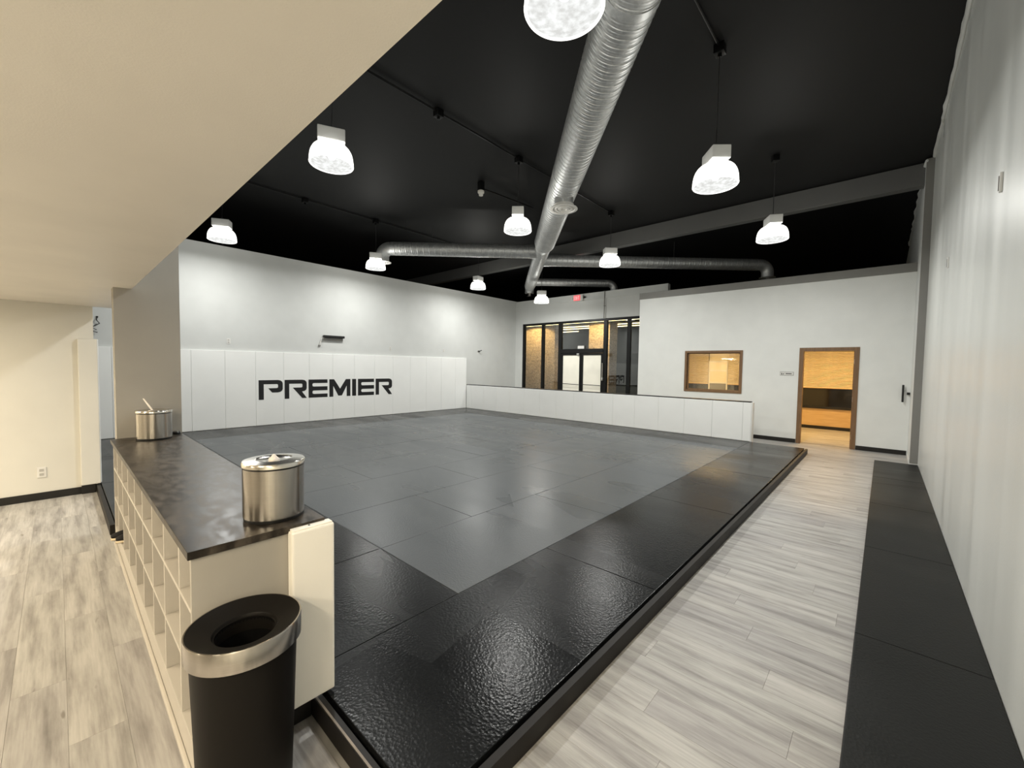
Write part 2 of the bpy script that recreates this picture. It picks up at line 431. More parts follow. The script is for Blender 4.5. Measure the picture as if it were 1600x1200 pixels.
struct('ceiling.002', MB().box(bx0, .384, YB+T, 14.3, 2.60, 2.70), office_wall)
struct('baseboard_far', MB().box(-2.6, -1.40, YB-.012, YB-.001, 0, .088, .003), black_base)
struct('baseboard_right', MB().box(-.378, .384, YB-.012, YB-.001, 0, .088, .003), black_base)
struct('baseboard_pilaster', MB().box(.374, .384, 9.87, YB-.012, 0, .088, .003), white_wall)

# office back wall: windows with blinds
OY = 14.1
struct('wall_office_back', MB().box(bx0, .22, OY, OY+.12, 0, .08).box(bx0, .22, OY, OY+.12, 2.25, 2.6).box(bx0, .22, OY+.02, OY+.12, .08, 2.25), office_wall)
struct('baseboard_office', MB().box(bx0+T, .22, OY-.02, OY, 0, .085), black_base)
for i, (x0, x1) in enumerate(((-5.0, -4.19), (-3.62, -2.3), (-2.0, -.05))):
    w = bpy.data.objects.new('window_%d' % (3+i), None); COL.objects.link(w); w['kind'] = 'structure'
    MB().box(x0, x1, OY-.012, OY-.002, .62, 2.2).build('pane', night_glass, w)
    MB().box(x0, x1, OY-.07, OY, .565, .62, .004).build('window_sill', black_base, w)
    MB().box(x0, x1, OY-.035, OY-.001, .515, .565).build('ledge', maple, w)
    MB().box(x0, x1, OY-.022, OY-.001, .087, .515, .003).build('panel', maple, w)
    b = tag(MB().box(x0, x1, OY-.09, OY-.03, 2.14, 2.2, .004).build('window_blind', maple),
            ['half lowered woven blind behind the left part of the small inner window',
             'half lowered woven blind behind the right part of the small inner window',
             'half lowered honey coloured woven blind seen through the open doorway'][i], 'blind', 'office blinds')
    nsl = 27; me = None
    for k in range(nsl):
        z = 2.135 - k*(2.135-1.16)/(nsl-1)
        if me is None:
            s_ = MB().box(x0, x1, -.020, .012, -.009, .009, .003, 1).build('slat', blind_mat, b); me = s_.data
        else:
            s_ = bpy.data.objects.new('slat', me); COL.objects.link(s_); s_.parent = b
        s_.location = (0, OY-.060, z); s_.rotation_euler = (.5, 0, 0)
    MB().box(x0, x1, OY-.075, OY-.045, 1.122, 1.146, .004).build('bottom_rail', maple, b)
# white framed middle window
w = bpy.data.objects.new('window_6', None); COL.objects.link(w); w['kind'] = 'structure'
fr = MB()
fr.box(-4.185, -4.15, OY-.05, OY, .62, 1.86, .003); fr.box(-3.665, -3.63, OY-.05, OY, .62, 1.86, .003)
fr.box(-4.15, -3.665, OY-.05, OY, 1.82, 1.86); fr.box(-4.15, -3.665, OY-.05, OY, 1.54, 1.575); fr.box(-4.15, -3.665, OY-.05, OY, 1.15, 1.20)
fr.build('window_frame', white_plastic, w)
MB().box(-4.15, -3.665, OY-.03, OY-.002, 1.2, 1.82).build('shade', blind_mat, w)
MB().box(-4.15, -3.665, OY-.02, OY-.002, .62, 1.15).build('pane', paint('grey_screen_panel', (.17, .16, .14), .4, .4), w)

# small inner window in the office wall
w1 = bpy.data.objects.new('window_1', None); COL.objects.link(w1); w1['kind'] = 'structure'
c = .055; y0, y1 = YB-.018, YB+T
MB().box(WX0-c, WX0, y0, y1, WZ0-c, WZ1+c, .003).build('window_casing', oak, w1)
MB().box(WX1, WX1+c, y0, y1, WZ0-c, WZ1+c, .003).build('window_casing', oak, w1)
MB().box(WX0, WX1, y0, y1, WZ1, WZ1+c, .003).build('window_casing', oak, w1)
MB().box(WX0, WX1, y0, y1, WZ0-c, WZ0, .003).build('window_casing', oak, w1)
MB().box(WX0, WX1, YB+.052, YB+.058, WZ0, WZ1).build('pane', glass, w1)
st = MB()
st.box(WX0, WX0+.03, YB+.03, YB+.085, WZ0, WZ1).box(WX1-.02, WX1, YB+.03, YB+.085, WZ0, WZ1).box(WX0, WX1, YB+.03, YB+.085, WZ1-.02, WZ1).box(WX0, WX1, YB+.03, YB+.085, WZ0, WZ0+.02)
st.build('window_stop', oak, w1)
# door opening
d1 = bpy.data.objects.new('door_1', None); COL.objects.link(d1); d1['kind'] = 'structure'
c = .06
MB().box(DX0-c, DX0+.018, y0, y1+.02, 0, DZ+c, .003).build('door_casing', oak, d1)
MB().box(DX1-.018, DX1+c, y0, y1+.02, 0, DZ+c, .003).build('door_casing', oak, d1)
MB().box(DX0+.018, DX1-.018, y0, y1+.02, DZ-.018, DZ+c, .003).build('door_casing', oak, d1)
MB().box(DX1-.030, DX1-.018, YB+.03, YB+.09, 0, DZ-.018).build('door_stop', oak, d1)
for z in (.25, 1.02, 1.80):
    MB().box(DX1-.022, DX1-.0175, YB-.005, YB+.028, z-.05, z+.05, .002).build('hinge', silver, d1)

# storefront wall
SX0, SX1, SZT = -10.59, -3.6, 3.24
mb = MB().box(XL, SX0, YW, YW+.15, 0, SZT).box(XL, -4.88, YW, YW+.15, SZT, 4.14).box(SX1, bx0+1.6, YW, YW+.15, 0, SZT)
mb = MB().box(XL, SX0, YW, YW+.15, 0, SZT).box(XL, -4.88, YW, YW+.15, SZT, 4.135)
struct('wall_storefront', mb, white_wall)
struct('trim_5', MB().box(-10.0, -4.88, YW-.03, YW-.001, 3.90, 4.135, .004), white_wall)
w2 = bpy.data.objects.new('window_2', None); COL.objects.link(w2); w2['kind'] = 'structure'
mull = [(-10.59, -10.49), (-9.66, -9.55), (-8.88, -8.74), (-7.03, -6.90), (-6.18, -6.06), (-5.25, -5.13)]
ym0, ym1 = YW+.02, YW+.12
for a, b_ in mull: MB().box(a, b_, ym0, ym1, 0, SZT-.08, .004).build('mullion', black_metal, w2)
MB().box(SX0, -5.13, ym0, ym1, SZT-.08, SZT, .004).build('head_rail', black_metal, w2)
for (a, b_), (a2, b2) in zip(mull, mull[1:]):
    if abs(b_+8.74) < .01:
        MB().box(b_, a2, ym0+.04, ym0+.05, 2.24, SZT-.08).build('pane', shop_glass, w2)
    else:
        MB().box(b_, a2, ym0, ym1, 0, .10, .004).build('sill_rail', black_metal, w2)
        MB().box(b_, a2, ym0+.04, ym0+.05, .10, SZT-.08).build('pane', shop_glass, w2)
d2 = bpy.data.objects.new('door_2', None); COL.objects.link(d2); d2['kind'] = 'structure'
MB().box(-8.74, -7.03, ym0-.02, ym1, 2.09, 2.24, .004).build('transom_bar', black_metal, d2)
for x0, x1 in ((-8.735, -7.89), (-7.88, -7.035)):
    lf = MB()
    lf.box(x0, x0+.07, ym0, ym0+.06, .02, 2.085, .003).box(x1-.07, x1, ym0, ym0+.06, .02, 2.085, .003)
    lf.box(x0+.07, x1-.07, ym0, ym0+.06, .02, .22).box(x0+.07, x1-.07, ym0, ym0+.06, 2.02, 2.085)
    lf = lf.build('door_leaf', black_metal, d2)
    MB().box(x0+.07, x1-.07, ym0+.025, ym0+.032, .22, 2.02).build('door_film', card, lf)
    MB().tube([(x0+.05, ym0-.055, 1.0), (x1-.05, ym0-.055, .985)], .011, 8).build('push_bar', black_metal, lf)
hd = MB().tube([(-7.02, ym0-.05, 1.75), (-7.02, ym0-.05, 1.25)], .012, 8).box(-7.045, -6.995, ym0-.06, ym0, 1.16, 1.26, .004).build('pull_handle', silver, d2)
cl = MB().box(-8.05, -7.95, ym0-.05, ym0, 2.03, 2.08, .004).build('door_closer', silver, d2)

# half wall in front of the storefront
struct('wall_half', MB().box(XL, -2.06, 9.725, 9.87, 0, .905), white_wall)
struct('trim_6', MB().box(XL, -2.05, 9.715, 9.88, .905, .932, .003), black_base)

# ------------------------------------------------------------------ floor planks (children of the floor)
PW, PL = .18, 1.22
plank_me = {}
def plank(x0, x1, y0, y1):
    key = (round(x1-x0, 3), round(y1-y0, 3))
    if key not in plank_me:
        w_, d_ = (x1-x0)/2-.0003, (y1-y0)/2-.0003
        o = MB().box(-w_, w_, -d_, d_, -.0045, 0, .0006, 1).build('plank', plank_mat, fl); plank_me[key] = o.data
    else:
        o = bpy.data.objects.new('plank', plank_me[key]); COL.objects.link(o); o.parent = fl
    o.location = ((x0+x1)/2, (y0+y1)/2, 0)
def row(y, xa, xb, yb=None):
    yb = yb or y+PW
    k = int(round(y/PW)); off = (k*.437) % 1.0*PL
    x = math.floor((xa-off)/PL)*PL+off
    while x < xb-.001:
        a, b_ = max(x, xa), min(x+PL, xb)
        if b_-a > .02: plank(a, b_, y, yb)
        x += PL
k0 = -9
for k in range(k0, 62):
    y = k*PW
    if y+PW <= .31: row(y, -7.05, -.07)
    elif y < .31: row(y, -7.05, -1.84, .31); row(y, -1.84, -.07)
    elif y+PW <= .745: row(y, -2.3, -.07)
    elif y < 9.6: row(y, -1.06, -.07)
    elif y+PW <= YB+.14: row(y, -2.3, .38)
for k in range(62, 79): row(k*PW, -2.4, .22)

# ------------------------------------------------------------------ mat platform
plat = thing('mat_platform', 'low raised platform of grey and black training mats filling the hall', 'training mat')
PX1, PY0 = -1.035, .745
mb = MB(); mb.box(PX1-.035, PX1, PY0, 9.67, 0, .093, .002); mb.build('frame_board', frame_board, plat)
mb = MB(); mb.box(-5.18, PX1-.035, PY0, PY0+.035, 0, .093, .002); mb.build('frame_board', frame_board, plat)
MB().box(-5.215, -5.18, .295, PY0+.035, 0, .093, .002).build('frame_board', frame_board, plat)
MB().box(-10.9, -5.215, .295, .33, 0, .093, .002).build('frame_board', frame_board, plat)
MB().box(-3.6, PX1-.001, PY0+.004, PY0+.013, .0935, .0955, .0005, 1).build('edge_strip', alu_edge, plat)
mat_me = {}
def tile(name, mat, x0, x1, y0, y1):
    key = (name, round(x1-x0, 3), round(y1-y0, 3))
    if key not in mat_me:
        w_, d_ = (x1-x0)/2-.0016, (y1-y0)/2-.0016
        o = MB().box(-w_, w_, -d_, d_, 0, MZ-.055, .004, 2).build(name, mat, plat); mat_me[key] = o.data
    else:
        o = bpy.data.objects.new(name, mat_me[key]); COL.objects.link(o); o.parent = plat
    o.location = ((x0+x1)/2, (y0+y1)/2, .055+random.uniform(-.0006, .0006))
MB().box(-10.94, PX1-.036, .785, 9.675, .001, .0545).build('underlay', black_base, plat)
MB().box(-10.94, -5.217, .332, .784, .001, .0545).build('underlay', black_base, plat)
GX0, GX1, GY0, GY1 = -9.72, -2.02, 1.74, 8.72
bx = PX1-.05
# black border, right strip
ys = [.795, 2.69, 4.66, 6.62, 8.6, 9.668]
for a, b_ in zip(ys, ys[1:]): tile('black_mat', black_vinyl, GX1, bx, a, b_)
xs = [GX1, -2.99, -4.94, -5.165]
for a, b_ in zip(xs[1:], xs): tile('black_mat', black_vinyl, a, b_, .795, GY0)
xs = [-5.225, -7.0, -8.9, -10.89]
for a, b_ in zip(xs[1:], xs): tile('black_mat', black_vinyl, a, b_, .335, GY0)
ys = [GY0, 3.7, 5.66, 7.6, 9.668]
for a, b_ in zip(ys, ys[1:]): tile('black_mat', black_vinyl, -10.89, GX0, a, b_)
xs = [GX1, -3.9, -5.8, -7.8, GX0]
for a, b_ in zip(xs[1:], xs): tile('black_mat', black_vinyl, a, b_, GY1, 9.668)
ncol = 8; cw = (GX1-GX0)/ncol; L2 = (GY1-GY0)/3.5
for i in range(ncol):
    x1 = GX1-i*cw; x0 = x1-cw
    y = GY0; first = L2 if i % 2 == 0 else L2/2
    while y < GY1-.01:
        ln = first if y == GY0 else L2
        yb = min(y+ln, GY1)
        tile('grey_mat', grey_vinyl, x0, x1, y, yb); y = yb

# aisle mats along the right wall
AY = [1.52-1.66*2, 1.52-1.66, 1.52, 3.18, 4.84, 6.50, 8.16, 9.70]
names = ['behind the camera side end of the row', 'nearest in view at the lower right corner', 'second from the lower right corner, beside the white wall',
         'third from the lower right corner, beside the white wall', 'fourth from the lower right corner, beside the white wall',
         'second from the far end, beside the white wall', 'shortest, at the far end before the pilaster']
for i in range(1, 7):
    o = MB().box(-.068, XR-.005, AY[i]+.0015, AY[i+1]-.0015, .001, .036, .004, 2).build('floor_mat', aisle_vinyl)
    tag(o, 'black aisle mat, '+names[i], 'floor mat', 'black mats along the right wall')

# ------------------------------------------------------------------ wall padding
wp = thing('wall_padding', 'white padded wall covering with PREMIER in black letters on the left wall', 'wall pad', (0, 0, 0))
y = .10
ys = []
while y < 9.65: ys.append(y); y += .605
for i, y in enumerate(ys):
    y1 = min(y+.605, 9.672)
    MB().box(XL+.001, XL+.046, y+.001, y1-.001, MZ+.004, 1.85, .007, 2).build('pad', pad_vinyl, wp)
XP = XL+.0465
def letter(shape, y0, y1, z0=.712, z1=1.177):
    pts = [(y0+u*(y1-y0), z0+v*(z1-z0)) for u, v in shape]
    MB().prism(pts, XP, XP+.0025, 'x').build('letter', letter_black, wp)
P_ = [(0,0),(0,1),(.80,1),(.90,.975),(.975,.91),(1,.82),(1,.54),(.975,.45),(.90,.38),(.80,.355),(.55,.355),(.39,.58),(.74,.58),(.79,.60),(.80,.64),(.80,.73),(.79,.77),(.75,.79),(.205,.79),(.205,0)]
R_ = [(0,0),(0,1),(.80,1),(.90,.975),(.975,.91),(1,.82),(1,.54),(.975,.45),(.90,.385),(.78,.36),(1,0),(.79,0),(.36,.58),(.74,.58),(.79,.60),(.80,.64),(.80,.73),(.79,.77),(.75,.79),(.20,.79),(.20,0)]
E_ = [(0,0),(0,1),(1,1),(1,.80),(.27,.80),(.22,.78),(.20,.73),(.20,.68),(.22,.63),(.27,.61),(1,.61),(1,.39),(.27,.39),(.22,.37),(.20,.32),(.20,.27),(.22,.22),(.27,.20),(1,.20),(1,0)]
M_ = [(0,0),(0,1),(.22,1),(.50,.45),(.78,1),(1,1),(1,0),(.82,0),(.82,.62),(.585,.05),(.415,.05),(.18,.62),(.18,0)]
I_ = [(0,0),(0,1),(1,1),(1,0)]
for sh, a, b_ in ((P_, 3.181, 3.705), (R_, 3.748, 4.268), (E_, 4.314, 4.796), (M_, 4.846, 5.425), (I_, 5.476, 5.591), (E_, 5.646, 6.134), (R_, 6.186, 6.719)):
    letter(sh, a, b_)
hp = thing('half_wall_padding', 'white vinyl pads covering the low half wall below the storefront', 'wall pad')
x = -2.10; first = True
edges = [-2.02, -2.177]
while edges[-1] > -10.2: edges.append(edges[-1]-.605)
edges.append(-10.9)
for a, b_ in zip(edges, edges[1:]):
    MB().box(b_+.001, a-.001, 9.678, 9.7145, MZ+.004, .912, .006, 2).build('pad', pad_vinyl, hp)
MB().box(-2.049, -2.005, 9.70, 9.875, .005, .912, .006, 2).build('end_pad', pad_vinyl, hp)
cp = thing('corner_pad', 'tall cream pad covering the end of the cream wall at left', 'wall pad')
MB().box(-7.048, -7.0, .17, .335, .105, 1.845, .008, 2).build('pad', cream_wall, cp)
MB().box(-7.17, -7.048, .307, .345, .105, 1.845, .008, 2).build('return_pad', pad_vinyl, cp)
MB().box(-7.045, -7.012, .17, .29, 0, .103, .003).build('black_base', black_base, cp)

# ------------------------------------------------------------------ cubby counter
CX0, CX1, CY0, CY1 = -4.93, -1.86, .315, .79
sh = thing('cubby_shelf', 'long beige open cubby shelf unit under the dark worktop', 'shelf')
t = .016
fb = CY0
MB().box(CX1-.02, CX1, fb, CY1-.09, .10, .874, .002).build('end_panel', greige, sh)
MB().box(CX0, CX0+.018, fb, CY1-.09, .0, .874, .002).build('end_panel', shelf_paint, sh)
MB().box(CX0+.018, CX1-.02, CY1-.10, CY1-.09, .0, .874).build('back_panel', shelf_paint, sh)
for z in (.155, .415, .675):
    MB().box(CX0+.018, CX1-.02, fb, CY1-.10, z-t, z, .0015).build('shelf_board', shelf_paint, sh)
MB().box(CX0+.018, CX1-.02, fb, CY1-.10, .858, .874, .0015).build('top_board', shelf_paint, sh)
MB().box(CX0+.018, CX1-.02, fb+.004, fb+.02, .0, .139, .002).build('plinth', shelf_paint, sh)
MB().box(CX0+.018, CX1-.05, fb-.012, fb+.003, .0, .022, .004).build('quarter_round', shelf_paint, sh)
dx = [-2.097, -2.455, -2.805, -3.165, -3.52, -3.885, -4.255, -4.615]
dm = {}
for z0, z1 in ((.155, .399), (.415, .659), (.675, .858)):
    for x in dx:
        key = round(z1-z0, 3)
        if key not in dm:
            o = MB().box(-t/2, t/2, fb+.001, CY1-.10, 0, z1-z0, .0015).build('divider', shelf_paint, sh); dm[key] = o.data
        else:
            o = bpy.data.objects.new('divider', dm[key]); COL.objects.link(o); o.parent = sh
        o.location = (x, 0, z0)
MB().box(CX1-.03, CX1-.008, fb+.004, .742, 0, .10, .002).build('black_base', black_base, sh)
wt = tag(MB().box(-5.003, -1.848, .303, .798, .8745, .905, .002).build('worktop', worktop_mat), 'dark mottled worktop with thin black edge on the beige cubby unit', 'worktop')
ep = thing('end_pad', 'small upright cream pad fixed to the end of the cubby unit beside the bin', 'wall pad', (-1.835, .735, 0))
MB().box(-.0235, .025, -.090, .090, .118, .885, .008, 2).build('pad', end_vinyl, ep)
MB().box(-.0235, .018, -.084, .084, .885, .893, .003).build('top_flap', end_vinyl, ep)
MB().lathe([(0, .003), (.004, .002), (.005, 0)], 10, (.0, -.01, .893)).build('screw', black_metal, ep)

# ------------------------------------------------------------------ bin
bn = thing('waste_bin', 'round black waste bin with brushed steel rim at the end of the cubby unit', 'bin', (-1.655, .432, 0))
R = .179
MB().lathe([(0, .001), (R*.80, .001), (R*.80, .012), (R*.915, .625), (R*.90, .625), (R*.79, .02), (0, .02)], 64).build('body', bin_body, bn)
MB().lathe([(R*.985, .605), (R, .607), (R, .674), (R*.985, .679), (R*.965, .679), (R*.965, .607), (R*.985, .605)], 64).build('rim', steel, bn)
MB().lathe([(R*.965, .678), (R*.90, .672), (R*.66, .657), (R*.56, .650), (R*.53, .640), (R*.525, .59), (R*.515, .59), (R*.515, .640), (R*.965, .66), (R*.965, .678)], 64).build('funnel_lid', bin_body, bn)

MB().lathe([(R*.514, .638), (R*.55, .40), (R*.72, .03), (0, .026)], 48).build('shade_insert', paint('bin_hole_shade', (.003, .003, .003), .8, .05, bstr=0), bn)  # near-black insert added so the lid's hole reads as deep shade
# ------------------------------------------------------------------ wipe dispensers
def dispenser(loc, label, r, h, wipe):
    d = thing('wipe_dispenser', label, 'dispenser', loc, 0, 'steel wipe dispensers')
    MB().lathe([(0, .001), (r*.96, .001), (r*.97, .012), (r*.955, .014), (0, .014)], 64).build('base_ring', black_plastic, d)
    MB().lathe([(r*.955, .014), (r*.985, .016), (r*.985, h*.875), (r*.96, h*.875), (0, h*.874)], 64).build('body', steel, d)
    MB().lathe([(r*.955, h*.875), (r*.955, h*.895), (0, h*.895)], 64).build('gap_ring', black_plastic, d)
    MB().lathe([(r*.99, h*.895), (r*1.02, h*.905), (r*1.02, h*.965), (r*.99, h*.985), (r*.62, h), (r*.58, h*.985), (r*.2, h*.978), (0, h*.978)], 64).build('lid', lid_steel, d)
    if wipe:
        mb = MB(); a = []
        for i in range(9):
            f_ = i/8; a.append((-.005-.018*f_-.006*math.sin(3*f_), -.012-.055*f_, h*.975+.105*f_))
        for k, (w0, th) in enumerate(((.011, .004),)):
            for p, q in zip(a, a[1:]):
                pass
        rings = []
        for i, p in enumerate(a):
            f_ = i/8; w0 = .013*(1-.45*abs(f_-.35)); th = .006*(1-.5*f_)
            rings.append([mb.bm.verts.new((p[0]+dx_*w0, p[1]+dy_*th+.3*dx_*w0, p[2])) for dx_, dy_ in ((-1, -.4), (-.3, 1), (.4, .2), (1, .8), (.6, -1), (-.4, -.7))])
        for A, B in zip(rings, rings[1:]):
            for k in range(6): mb.bm.faces.new((A[k], A[(k+1) % 6], B[(k+1) % 6], B[k]))
        mb.bm.faces.new(rings[0][::-1]); mb.bm.faces.new(rings[-1]); mb.smooth = True
        mb.build('wipe', paper, d)
    else:
        mb = MB(); seg = 14; prev = None; rings = []
        for i, (rr_, zz) in enumerate(((.020, 0), (.017, .006), (.012, .012), (.009, .017), (.004, .024))):
            rings.append([mb.bm.verts.new((rr_*(1+.3*math.sin(3*k+i))*math.cos(2*PI*k/seg), rr_*(1+.25*math.cos(2*k+i))*math.sin(2*PI*k/seg), h*.978+zz)) for k in range(seg)])
        for A, B in zip(rings, rings[1:]):
            for k in range(seg): mb.bm.faces.new((A[k], A[(k+1) % seg], B[(k+1) % seg], B[k]))
        mb.bm.faces.new(rings[0][::-1]); mb.bm.faces.new(rings[-1]); mb.smooth = True
        mb.build('wipe', paper, d)
    return d
dispenser((-2.035, .652, .9055), 'brushed steel wipe dispenser near the front end of the dark worktop', .124, .262, False)
dispenser((-4.80, .573, .9055), 'brushed steel wipe dispenser with a white wipe standing up, by the grey stub wall', .126, .262, True)
pk = thing('door_puck', 'small round black puck with silver cap on the far corner of the worktop', 'puck', (-4.965, .752, .9055))
MB().lathe([(0, 0), (.030, 0), (.031, .018), (.026, .024), (0, .024)], 24).build('base', black_plastic, pk)
MB().lathe([(.018, .0235), (.019, .031), (.012, .034), (0, .034)], 20).build('cap', silver, pk)

# ------------------------------------------------------------------ shoes in the lowest cubby
def shoe(loc, label, rz):
    s = thing('shoe', label, 'shoe', loc, rz, 'shoes in the lowest cubby')
    # profile stations along -y (toe outwards): y, half width, top z
    st_ = [(.135, .026, .060), (.115, .034, .082), (.06, .034, .075), (.01, .034, .066), (-.05, .040, .048), (-.10, .041, .038), (-.13, .030, .030), (-.142, .016, .022)]
    def sweep(z_lo, zf, grow, name, mat):
        mb = MB(); rings = []
        for y_, w_, zt in st_:
            w2_ = w_+grow; z1 = zf(zt)
            ring = []
            for k in range(12):
                a = 2*PI*k/12
                ring.append(mb.bm.verts.new((w2_*math.cos(a), y_*(1+grow*1.2), z_lo+(z1-z_lo)*(.5+.5*math.sin(a)))))
            rings.append(ring)
        for A, B in zip(rings, rings[1:]):
            for k in range(12): mb.bm.faces.new((A[k], A[(k+1) % 12], B[(k+1) % 12], B[k]))
        mb.bm.faces.new(rings[0]); mb.bm.faces.new(rings[-1][::-1]); mb.smooth = True
        return mb.build(name, mat, s)
    sweep(.016, lambda z: z+.022, 0, 'upper', shoe_black)
    sweep(.0005, lambda z: .026, .005, 'sole', shoe_sole)
    mb = MB()
    for k in range(4):
        y_ = -.055+k*.024; z_ = .072+k*.008
        mb.tube([(-.022, y_, z_-.006), (0, y_-.004, z_+.002), (.022, y_, z_-.006)], .0045, 6)
    mb.build('laces', paper, s)
    mb = MB(); mb.lathe([(.024, 0), (.028, .012), (.030, .020), (.024, .022), (.022, .004)], 20, (0, .085, .088), sy=1.3).build('collar', white_plastic, s)
    return s
shoe((-4.535, .405, .1555), 'black shoe with cream sole, the nearer one in the lowest cubby', .05)
shoe((-4.475+.06-.235, .412, .1555), 'dummy', -.08) if False else None
shoe((-4.43, .425, .1555), 'black shoe with cream sole and white lining, right one in the lowest cubby', -.06)

# ------------------------------------------------------------------ pendant lamps
def make_lamp():
    L = thing('pendant_light', '', 'lamp', (0, 0, 0), 0, 'high bay lamps')
    D = .235
    MB().box(-.145, .145, -.10, .10, .115, .255, .012, 2).build('ballast_box', ballast_lit_white, L)
    MB().lathe([(.075, .117), (.085, .105), (.085, .08), (.06, .08)], 32).build('neck_ring', ballast_lit_white, L)
    mb = MB(); prof = []
    for i in range(9):
        a = i/8; rr_ = .09+(D-.09)*math.sin(a*PI/2)**.62; zz = .092-.182*(1-math.cos(a*PI/2)**.9)-.027*a
        prof.append((rr_, zz))
    mb.lathe(prof, 64)
    # prismatic ribs
    for v in mb.bm.verts:
        a = math.atan2(v.co.y, v.co.x); k = 1+.012*math.cos(32*a)
        v.co.x *= k; v.co.y *= k
    mb.build('reflector_bowl', bowl_mat, L)
    mb = MB(); mb.lathe([(D, -.117), (D*1.02, -.122), (D*1.0, -.130), (D*.94, -.130), (D*.93, -.122), (D, -.117)], 64).build('bowl_rim', bowl_mat, L)
    MB().lathe([(D*.94, -.126), (D*.80, -.140), (D*.5, -.150), (0, -.155)], 48).build('lens', lens_mat, L)
    MB().lathe([(.0, .08), (.025, .075), (.028, .05), (.045, .02), (.045, -.03), (.03, -.06), (0, -.07)], 20).build('bulb', bulb_mat, L)
    mb = MB(); pts = []
    for i in range(13):
        a = -PI/2+2*PI*i/12*.85; pts.append((.018*math.cos(a), 0, .278+.020*math.sin(a)))
    mb.tube(pts, .005, 6).build('hook', chain_mat, L)
    return L
LX = [-1.5, -4.82, -9.56]
lamps = [(LX[0], 2.072, 3.851, 'white high bay lamp cut by the top edge, left of the round duct'),
         (LX[1], 2.178, 4.011, 'glowing high bay lamp beside the edge of the beige ceiling, nearer of the two there'),
         (LX[0], 5.025, 3.795, 'large glowing high bay lamp at upper right, hanging alone below the black ceiling'),
         (LX[2], 2.196, 4.062, 'glowing high bay lamp at the far edge of the beige ceiling above the left wall'),
         (LX[1], 5.423, 4.064, 'glowing high bay lamp just left of the main duct, below the small sensor'),
         (LX[2], 5.422, 4.111, 'small glowing high bay lamp under the elbow of the left branch duct'),
         (LX[0], 8.179, 3.930, 'glowing high bay lamp under the right half of the grey beam'),
         (LX[1], 8.655, 4.094, 'glowing high bay lamp in front of the right branch duct'),
         (LX[2], 8.927, 4.131, 'small glowing high bay lamp under the left half of the grey beam'),
         (-8.34, 10.60, 3.79, 'smallest glowing high bay lamp, behind the end of the main duct')]
proto = make_lamp()
for i, (x, y, z, lb) in enumerate(lamps):
    if i == 0: o = proto; o.location = (x, y, z); o['label'] = lb
    else: o = copy_tree(proto, (x, y, z), lb)
    o.rotation_euler = (0, 0, math.radians((0, 65, 130, 60, 130, 60, 120, 45, 100, 45)[i]))
    MB().tube([(0, 0, .29), (.008, 0, .5), (0, 0, CZ-(.001 if i in (6, 9) else .137)-z)], .0055, 6).build('cable', chain_mat, o)
    if i in (6, 9): MB().box(-.05, .05, -.05, .05, CZ-z-.10, CZ-z-.001, .008, 2).build('ceiling_box', black_metal, o)
    ld = bpy.data.lights.new('high_bay_bulb', 'AREA'); ld.shape = 'DISK'; ld.size = .27; ld.energy = HALL_W; ld.color = HALL_COL
    lo = bpy.data.objects.new('bulb_light', ld); COL.objects.link(lo); lo.parent = o; lo.location = (0, 0, -.118)
    ld = bpy.data.lights.new('bowl_glow', 'POINT'); ld.energy = SIDE_W; ld.color = HALL_COL; ld.shadow_soft_size = .05
    lo = bpy.data.objects.new('bowl_glow', ld); COL.objects.link(lo); lo.parent = o; lo.location = (0, 0, -.09)

# ceiling conduits with their boxes
def conduit(name, label, x, y0, y1, boxes):
    c_ = thing(name, label, 'conduit', (x, y0, CZ))
    MB().tube([(0, 0, -.03), (0, y1-y0, -.03)], .014, 8).build('pipe', black_metal, c_)
    for b_ in boxes:
        j = MB().box(-.055, .055, b_-y0-.055, b_-y0+.055, -.10, -.001, .008, 2)
        j.lathe([(.022, -.10), (.022, -.135), (0, -.135)], 12, (0, b_-y0, 0))
        j.build('junction_box', black_metal, c_)
conduit('conduit', 'black conduit on the black ceiling running to the upper right lamp', LX[0], .5, 5.1, (2.072, 5.025))
conduit('conduit', 'black conduit on the black ceiling passing the lamps left of the main duct', LX[1], .5, 8.8, (2.178, 3.70, 5.423, 8.655))
conduit('conduit', 'black conduit on the black ceiling above the left branch duct', LX[2], .5, 9.1, (2.196, 3.73, 5.422, 8.927))
sn = thing('ceiling_sensor', 'small cream sensor on a black ceiling mount left of the main duct', 'sensor', (-6.01, 5.66, CZ))
MB().box(-.05, .05, -.05, .05, -.17, -.001, .008, 2).build('mount', black_metal, sn)
MB().lathe([(.045, -.17), (.065, -.18), (.065, -.215), (.045, -.235), (.04, -.27), (0, -.275)], 20).build('sensor_head', cream_wall, sn)
MB().tube([(0, .05, -.12), (0, .35, -.10), (0, 1.6, -.04)], .014, 8).build('cable', black_metal, sn)

